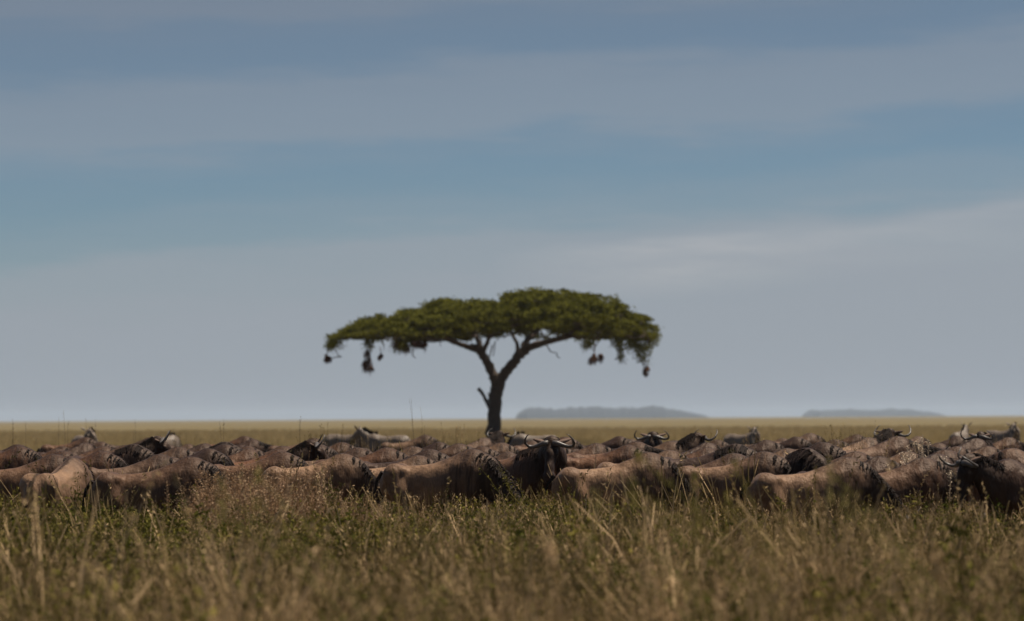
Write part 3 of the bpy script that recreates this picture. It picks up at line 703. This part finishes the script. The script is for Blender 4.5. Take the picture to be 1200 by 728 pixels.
# ------------------------------------------------------------------ ground cover (stuff)
def tuft(n, hmin, hmax, spread, width, lean=.35, heads=0.0, seg=4, seed=0):
    r = np.random.default_rng(seed); G = Geo()
    a = r.uniform(0, 6.28, n); rad = spread * np.sqrt(r.random(n)); p0 = np.stack([np.cos(a) * rad, np.sin(a) * rad, np.zeros(n)], 1)
    hh = r.uniform(hmin, hmax, n); ln = r.uniform(.1, 1, n) * lean; dr = a + r.normal(0, .9, n)
    t = np.linspace(0, 1, seg)[None, :, None]
    out = np.stack([np.cos(dr), np.sin(dr), np.zeros(n)], 1)[:, None, :] * (ln * hh)[:, None, None]
    P = p0[:, None, :] + out * (t ** 1.8) + np.array([0, 0, 1.]) * hh[:, None, None] * (t - .18 * t ** 3 * (ln / lean)[:, None, None])
    wd = np.stack([np.cos(a + 1.3), np.sin(a + 1.3), 0 * a], 1)
    G.strips(P, width * np.array([1, .9, .7, .45, .2])[None, :seg] if seg <= 5 else width, wd)
    k = int(n * heads)
    if k:
        tip = P[:k, -1]; dirn = unit(P[:k, -1] - P[:k, -2])
        m = 10
        for j in range(m):
            c = tip + dirn * (j * .012) - dirn * .05 + r.normal(0, .005, (k, 3)); u = unit(dirn + r.normal(0, .5, (k, 3))) * .013; v = unit(np.cross(u, r.normal(size=(k, 3)))) * .004
            G.quads(c, u, v)
    return G
def herb(n, hmin, hmax, spread, leafs, ls, seed, twig=0.06, stemw=.006, lean=.3, start=.15):
    r = np.random.default_rng(seed); G = Geo()
    for i in range(n):
        a = r.uniform(0, 6.28); h = r.uniform(hmin, hmax); ln = r.uniform(0, lean) * h; rd = spread * math.sqrt(r.random())
        t = np.linspace(0, 1, 5)[:, None]; b0 = np.array([math.cos(a) * rd, math.sin(a) * rd, 0])
        P = b0 + np.array([math.cos(a), math.sin(a), 0]) * ln * t ** 1.5 + np.array([0, 0, h]) * t + r.normal(0, .012, (5, 3)) * t
        wd = unit(r.normal(size=3) * [1, 1, .1]); G.strips(P[None], stemw * np.array([1, .9, .8, .6, .3]), wd[None])
        G.strips(P[None], stemw * np.array([1, .9, .8, .6, .3]), unit(np.cross(wd, [0, 0, 1.]))[None])
        k = leafs; tt = r.uniform(start, 1, k); c0 = np.stack([np.interp(tt, t[:, 0], P[:, j]) for j in range(3)], 1)
        off = unit(r.normal(size=(k, 3)) * [1, 1, .5] + [0, 0, .5]) * r.uniform(.2, 1, (k, 1)) * twig * (1.25 - tt[:, None])
        c = c0 + off; G.strips(np.stack([c0, c], 1)[:k // 2], .003, unit(r.normal(size=(k // 2, 3))))
        u = unit(off + r.normal(0, .02, (k, 3))) * ls * r.uniform(.6, 1.3, (k, 1)); v = unit(np.cross(u, r.normal(size=(k, 3)))) * ls * .45
        G.quads(c + u, u, v)
    return G
def coll(name, geos, mat):
    c = bpy.data.collections.new(name)
    for i, G_ in enumerate(geos): c.objects.link(bpy.data.objects.new('%s_%d' % (name, i), G_.build(name, mat)))
    return c
K = {}
K['grass'] = coll('grass_tuft', [tuft(46, .14, .36 + .05 * i, .13, .0075, .55, .12, 4, i) for i in range(6)], M['grass'])
K['tall'] = coll('tall_grass_tuft', [tuft(30, .45, .80 + .05 * i, .12, .0055, .42, .5, 5, 20 + i) for i in range(5)], M['grass'])
K['herb'] = coll('leafy_herb', [herb(7, .25, .55, .10, 30, .017, 40 + i, .07) for i in range(5)], M['herb'])
K['weed'] = coll('dry_weed', [herb(9, .55, .95, .12, 46, .011, 60 + i, .05, .006, .2, .3) for i in range(5)], M['weed'])
K['bush'] = coll('leafy_bush', [herb(20, .35, .72, .26, 95, .019, 140 + i, .10, .006, .45, .05) for i in range(4)], M['bush'])
K['far'] = coll('far_grass_tuft', [tuft(22, .25, .55, .3, .018, .5, .3, 3, 80 + i) for i in range(4)], M['plain'])
def scatter(name, col, pts, label, sc=(.8, 1.25), tilt=.10, vary=0):
    n = len(pts); nvar = len(col.objects)
    me = bpy.data.meshes.new(name); me.vertices.add(n); me.vertices.foreach_set('co', np.asarray(pts, np.float32).ravel()); me.update()
    rot = np.stack([rng.normal(0, tilt, n), rng.normal(0, tilt, n), rng.uniform(0, 6.28, n)], 1).astype(np.float32)
    at = me.attributes.new('rot', 'FLOAT_VECTOR', 'POINT'); at.data.foreach_set('vector', rot.ravel())
    at = me.attributes.new('scl', 'FLOAT', 'POINT'); at.data.foreach_set('value', (rng.uniform(*sc, n) * (1 + vary * (patchn(pts[:, 0], pts[:, 1], 6.0, 31) - .5) * 2)).astype(np.float32))
    at = me.attributes.new('idx', 'INT', 'POINT'); at.data.foreach_set('value', rng.integers(0, nvar, n).astype(np.int32))
    o = mesh_obj(name, me); tag(o, label, kind='stuff')
    ng = bpy.data.node_groups.new(name, 'GeometryNodeTree')
    ng.interface.new_socket('Geometry', in_out='INPUT', socket_type='NodeSocketGeometry'); ng.interface.new_socket('Geometry', in_out='OUTPUT', socket_type='NodeSocketGeometry')
    N = ng.nodes; Lk = ng.links; gi = N.new('NodeGroupInput'); go = N.new('NodeGroupOutput')
    ip = N.new('GeometryNodeInstanceOnPoints'); ci = N.new('GeometryNodeCollectionInfo'); ci.inputs[0].default_value = col; ci.inputs[1].default_value = True; ci.inputs[2].default_value = True
    def na(nm, dt):
        x = N.new('GeometryNodeInputNamedAttribute'); x.data_type = dt; x.inputs[0].default_value = nm; return [q_ for q_ in x.outputs if q_.enabled and q_.name == 'Attribute'][0]
    e2r = N.new('FunctionNodeEulerToRotation'); Lk.new(na('rot', 'FLOAT_VECTOR'), e2r.inputs[0])
    Lk.new(gi.outputs[0], ip.inputs['Points']); Lk.new(ci.outputs[0], ip.inputs['Instance']); ip.inputs['Pick Instance'].default_value = True
    Lk.new(na('idx', 'INT'), ip.inputs['Instance Index']); Lk.new(e2r.outputs[0], ip.inputs['Rotation']); Lk.new(na('scl', 'FLOAT'), ip.inputs['Scale'])
    Lk.new(ip.outputs[0], go.inputs[0])
    md = o.modifiers.new('scatter', 'NODES'); md.node_group = ng; return o
def field(n, d0, d1, pw=1.0, pad=60, dens=None):
    """random points of the ground in view between two distances, roughly even per square metre"""
    d = np.sqrt(rng.uniform(d0 ** 2, d1 ** 2, n)); px = rng.uniform(-pad, 1200 + pad, n); x = (px - 600) / F * d
    if dens is not None: k = rng.random(n) < dens(px, d); d, x = d[k], x[k]
    return np.stack([x, d, 0 * x], 1)
def patchn(x, y, s, seed=0):
    r = np.random.default_rng(seed); v = 0
    for i in range(6):
        a = r.uniform(0, 6.28); k = s * r.uniform(.5, 2.2); v = v + np.sin((x * math.cos(a) + y * math.sin(a)) * k + r.uniform(0, 6.28))
    return .5 + v / 6
scatter('grass', K['grass'], field(12000, 13, 47, dens=lambda px, d: .07 + .93 * (patchn(px / F * d, d, 2.6, 11) > .47)), 'short dry grass with green blades covering the foreground', (.6, 1.4), .12, .75)
scatter('grass', K['far'], field(5000, 47, 90), 'grass trampled under and behind the herd', (.6, .9))
scatter('grass', K['far'], field(26000, 84, 420, dens=lambda px, d: np.clip(150 / d, .25, 1)), 'dry grass of the open plain beyond the herd', (.7, 1.25))
scatter('tall_grass', K['tall'], field(420, 12.5, 21, dens=lambda px, d: .05 + .95 * (patchn(px / F * d, d, 2.6, 12) > .55)), 'taller grass stems close to the camera, out of focus', (.95, 1.35))
scatter('tall_grass', K['tall'], field(2600, 12, 41, dens=lambda px, d: .1 + .9 * (patchn(px / F * d, d, 2.5, 3) > .5)), 'thin tall grass with seed heads in the foreground', (.6, 1.0))
scatter('herbs', K['herb'], field(5000, 13, 37, dens=lambda px, d: np.clip((patchn(px / F * d, d, .8, 5) - .30) * 2.2 + .6 * (px < 520) , .15, 1)), 'low leafy green herbs among the foreground grass', (.7, 1.3), .12, .6)
def patch(px, d, sx, sd, n, sc):
    p = rng.normal(px, sx, n); dd = rng.normal(d, sd, n); return np.stack([(p - 600) / F * dd, dd, 0 * dd], 1)
def gpatch(x0_, x1_, d0_, d1_, n):
    p = rng.uniform(x0_, x1_, n); dd = rng.uniform(d0_, d1_, n); return np.stack([(p - 600) / F * dd, dd, 0 * dd], 1)
bush = np.concatenate([field(230, 13, 33), patch(120, 31, 110, 2, 60, 1), patch(350, 29, 70, 1.6, 34, 1), patch(560, 32, 30, 1, 10, 1), patch(60, 27, 80, 1.5, 26, 1)])
scatter('bushes', K['bush'], bush, 'low dark leafy bushes mixed into the foreground grass', (.6, 1.25), .12)
red = np.concatenate([patch(300, 31.5, 36, .9, 170, 1), patch(258, 32, 18, .8, 45, 1)])
scatter('weeds', K['weed'], red, 'dense reddish brown dry weeds in front of the herd left of centre', (.95, 1.42), .06)
scatter('weeds', K['weed'], patch(390, 31.5, 38, .8, 110, 1), 'lower right half of the reddish brown weeds', (.75, 1.02), .06)
scatter('weeds', K['weed'], gpatch(-20, 1220, 24, 35.5, 420), 'scattered reddish dry weeds through the foreground grass', (.45, .8), .1)
grn = np.concatenate([patch(375, 30.5, 16, .5, 26, 1), patch(160, 33, 60, .9, 120, 1), patch(120, 30, 90, 1.2, 90, 1), patch(380, 28.5, 50, 1.2, 60, 1), patch(560, 35, 20, .5, 10, 1), patch(650, 34.3, 42, .6, 60, 1), patch(585, 34.6, 16, .4, 20, 1), patch(385, 30, 22, .6, 40, 1), patch(300, 30, 60, .8, 60, 1), patch(840, 34, 30, .5, 12, 1)])
scatter('herbs', K['herb'], grn, 'taller bright leafy herbs against the front of the herd', (1.3, 1.75), .08)
scatter('tall_grass', K['tall'], np.concatenate([gpatch(220, 470, 30, 33.5, 120), gpatch(940, 1140, 30.5, 33.5, 110), gpatch(-20, 1220, 33.2, 35.6, 300), gpatch(880, 1220, 32, 35, 60)]), 'dry grass fringe hiding the hooves of the front row', (.5, 1.1))

# ------------------------------------------------------------------ countable plants
def stalk_plant(name, px, d, pxt, pyt, label, cat, group, mat, nst=3, leaf=.016, leafs=40, w=.010, spread=14, bend=.25, seedhead=True, jit=6, start=.35):
    """upright stalks: several stems from one root, each carrying small leaves or buds, tips at the given height"""
    r = np.random.default_rng(int(px * 7 + d)); base = np.array([PX(px, d), d, 0.])
    root = empty(name, tuple(base)); tag(root, label, cat, group)
    LG = Geo(); HG = Geo()
    for i in range(nst):
        tp = np.array([PX(pxt + r.normal(0, spread) * (i > 0), d), d + r.normal(0, .12), PZ(pxt, pyt + abs(r.normal(0, jit)) * 2 * (i > 0), d)]) - base
        b0 = np.array([r.normal(0, .03), r.normal(0, .03), 0]); t = np.linspace(0, 1, 9)[:, None]
        P = b0 + (tp - b0) * np.concatenate([t ** (1 + bend * 2)] * 2 + [t], 1) + r.normal(0, .006, (9, 3)) * t
        G = Geo(); G.tube(P, np.linspace(w, w * .4, 9) * .5, 5, False)
        mesh_obj('stem', G.build('stem', mat), root)
        tt = r.uniform(start, 1, leafs); c0 = np.stack([np.interp(tt, t[:, 0], P[:, j]) for j in range(3)], 1)
        off = unit(r.normal(size=(leafs, 3)) + [0, 0, .6]) * r.uniform(.01, .055, (leafs, 1)) * leaf / .016
        LG.strips(np.stack([c0, c0 + off], 1), .0035, unit(r.normal(size=(leafs, 3))))
        u = unit(off + r.normal(0, .01, (leafs, 3))) * leaf * r.uniform(.5, 1.2, (leafs, 1)); v = unit(np.cross(u, r.normal(size=(leafs, 3)))) * leaf * .45
        LG.quads(c0 + off + u, u, v)
        if seedhead:
            k = 26; q_ = P[-1] + np.array([0, 0, -1.]) * 0 + r.normal(0, 1, (k, 3)) * [.012, .012, .03]; u = unit(r.normal(size=(k, 3))) * .013; v = unit(np.cross(u, r.normal(size=(k, 3)))) * .007; HG.quads(q_, u, v)
    o = mesh_obj('leaf', LG.build('leaf', mat), root); o['kind'] = 'stuff'
    if seedhead: o = mesh_obj('seed_head', HG.build('seed_head', mat), root); o['kind'] = 'stuff'
    return root
pg = 'pale thin stalks in front of the herd'
for px, d, pxt, pyt, n, lab in ((1062, 34.2, 1038, 546, 2, 'pale thin stalk pair leaning left, leftmost of the stalks on the right'),
    (1080, 33.6, 1064, 528, 3, 'tall pale stalks with tiny buds left of the tallest stalks'),
    (1092, 33.9, 1080, 516, 3, 'tallest pale budded stalks on the right, reaching over the backs'),
    (1108, 33.4, 1100, 540, 3, 'pale stalks between the tallest ones and the dark left facing wildebeest'),
    (1122, 33.8, 1128, 546, 3, 'pale budded stalks just in front of the dark left facing wildebeest'),
    (1040, 34.0, 1012, 560, 2, 'pale stalk pair leaning strongly left over a dark flank')):
    stalk_plant('stalk_plant', px, d, pxt, pyt, lab, 'stalks', pg, M['pale'], n + 3, .014, 60, .015, 9)
gg = 'green leafy stalks against the herd'
for px, d, pxt, pyt, n, lab in ((622, 35.2, 584, 545, 4, 'green leafy sprig beside the left flank of the centre horned wildebeest'),
    (650, 34.8, 628, 580, 4, 'bright green sprigs below the chest of the centre horned wildebeest'),
    (668, 34.6, 655, 568, 3, 'bright green sprigs right below the muzzle of the centre horned wildebeest'),
    (98, 34.6, 92, 560, 3, 'green leafy sprigs below the sunlit tan rump'),
    (385, 31, 378, 562, 4, 'bushy green herb standing in the right part of the reddish weeds'),
    (238, 33, 228, 566, 3, 'green leafy stalks left of the reddish weeds')):
    stalk_plant('leafy_stalk', px, d, pxt, pyt, lab, 'herb', gg, M['herb'], n + 1, .019, 60, .010, 12, seedhead=False, start=.2)
bg_ = 'blurred yellow green stalks close to the camera'
for px, d, pxt, pyt, n, lab in ((960, 15, 746, 536, 3, 'blurred yellow green stalk arching over the pale backed grazer'),
    (900, 14, 700, 590, 2, 'blurred yellow green stalk low across the belly of the pale backed grazer'),
    (815, 15, 812, 560, 2, 'blurred yellow green tuft tip before the foremost striped grazer'),
    (930, 16, 856, 545, 2, 'blurred green stalk before the hump of the foremost striped grazer'),
    (1180, 14, 968, 556, 3, 'blurred pale stalk slanting up left in front of the right grazers'),
    (480, 14, 258, 575, 2, 'blurred green stalk arching left in front of the reddish weeds'),
    (470, 15, 300, 560, 2, 'blurred greenish stalk right of the arching one before the reddish weeds'),
    (670, 14, 640, 640, 3, 'blurred pale stalk in the foreground grass at the centre'),
    (900, 12, 890, 640, 3, 'blurred pale stalk in the foreground grass right of centre'),
    (1120, 13, 1098, 650, 3, 'blurred pale stalk in the lower right foreground'),
    (520, 13, 470, 660, 3, 'blurred stalk in the lower foreground left of centre')):
    stalk_plant('stalk_plant', px, d, pxt, pyt, lab, 'stalk', bg_, M['yellowgreen'] if pyt < 600 and px != 1030 else M['grass'], n, .011, 42, .011, 10, bend=.5, jit=14, start=.62)
tg = 'thin dark weeds rising above the horizon at the left'
M['darkweed'] = simple('dark_dry_stem', (.10, .07, .04), .9, .3)
for px, d, pxt, pyt, n, lab in ((79, 52, 76, 481, 2, 'tallest thin dark weed crossing the horizon at far left'),
    (68, 53, 67, 488, 1, 'thin dark weed just left of the tallest one at far left'), (14, 50, 15, 491, 2, 'thin weed at the horizon nearest the left edge'),
    (102, 55, 101, 491, 1, 'thin weed with round head right of the tallest one at far left'), (30, 52, 29, 492, 1, 'short thin weed by the horizon near the left edge'),
    (113, 56, 112, 491, 1, 'thin weed above the facing zebra at far left'), (160, 55, 158, 492, 2, 'faint thin weed on the horizon left of the reddish weeds'),
    (260, 50, 262, 490, 2, 'thin weed above the left part of the reddish weeds'), (352, 48, 352, 488, 2, 'thin weed above the right part of the reddish weeds'),
    (492, 42, 481, 466, 2, 'thin pale stalk reaching into the sky left of the trunk'), (497, 42, 492, 478, 2, 'shorter thin pale stalk beside the one reaching into the sky')):
    stalk_plant('thin_weed', px, d, pxt, pyt, lab, 'weed', tg, M['darkweed'], n, .008, 12, .008 if pyt > 480 else .0055, 4, seedhead=False, start=.7)
cg = 'tall grass clumps standing among the herd'
def clump(px, d, pyt, n, wd, label, mat='grass'):
    root = empty('tall_grass_clump', (PX(px, d), d, 0)); tag(root, label, 'grass clump', cg); top = PZ(px, pyt, d)
    G = tuft(n, top * .72, top * 1.08, wd, .011, .22, .6, 5, int(px)); o = mesh_obj('blades', G.build('blades', M[mat]), root); o['kind'] = 'stuff'
    G = herb(max(3, n // 12), top * .7, top * 1.05, wd, 50, .016, int(px) + 1, .06, .008, .15, .5); o = mesh_obj('sprigs', G.build('sprigs', M['grass']), root); o['kind'] = 'stuff'
for px, d, pyt, n, wd, lab in ((1000, 50, 500, 90, .55, 'large clump of tall green grass rising over the herd on the right'),
    (985, 52, 497, 30, .3, 'narrow tall grass clump at the left flank of the large right clump'),
    (386, 52, 501, 70, .45, 'tall dry grass clump rising over the herd above the reddish weeds'),
    (432, 58, 507, 50, .5, 'dry grass clump before the pair of zebras left of the tree'),
    (524, 58, 502, 60, .4, 'tall dry grass clump just left of the tree trunk'),
    (545, 60, 506, 40, .4, 'lower dry grass clump touching the zebra left of the trunk'),
    (470, 60, 508, 60, .6, 'low dry grass clump midway between the zebra pair and the trunk'),
    (820, 60, 503, 50, .35, 'dry grass clump rising behind the herd right of the second horned head'),
    (892, 58, 505, 40, .35, 'dry grass clump behind the black maned wildebeest'),
    (215, 62, 508, 50, .5, 'dry grass clump behind the herd above the left grazers'),
    (170, 62, 508, 40, .4, 'dry grass clump left of the pale zebra back'),
    (1165, 58, 507, 40, .35, 'dry grass clump between the right hand zebras')):
    clump(px, d, pyt, n, wd, lab)
clump(330, 32.5, 533, 60, .5, 'pinkish dry grass clump in the middle of the reddish weeds', 'weed')
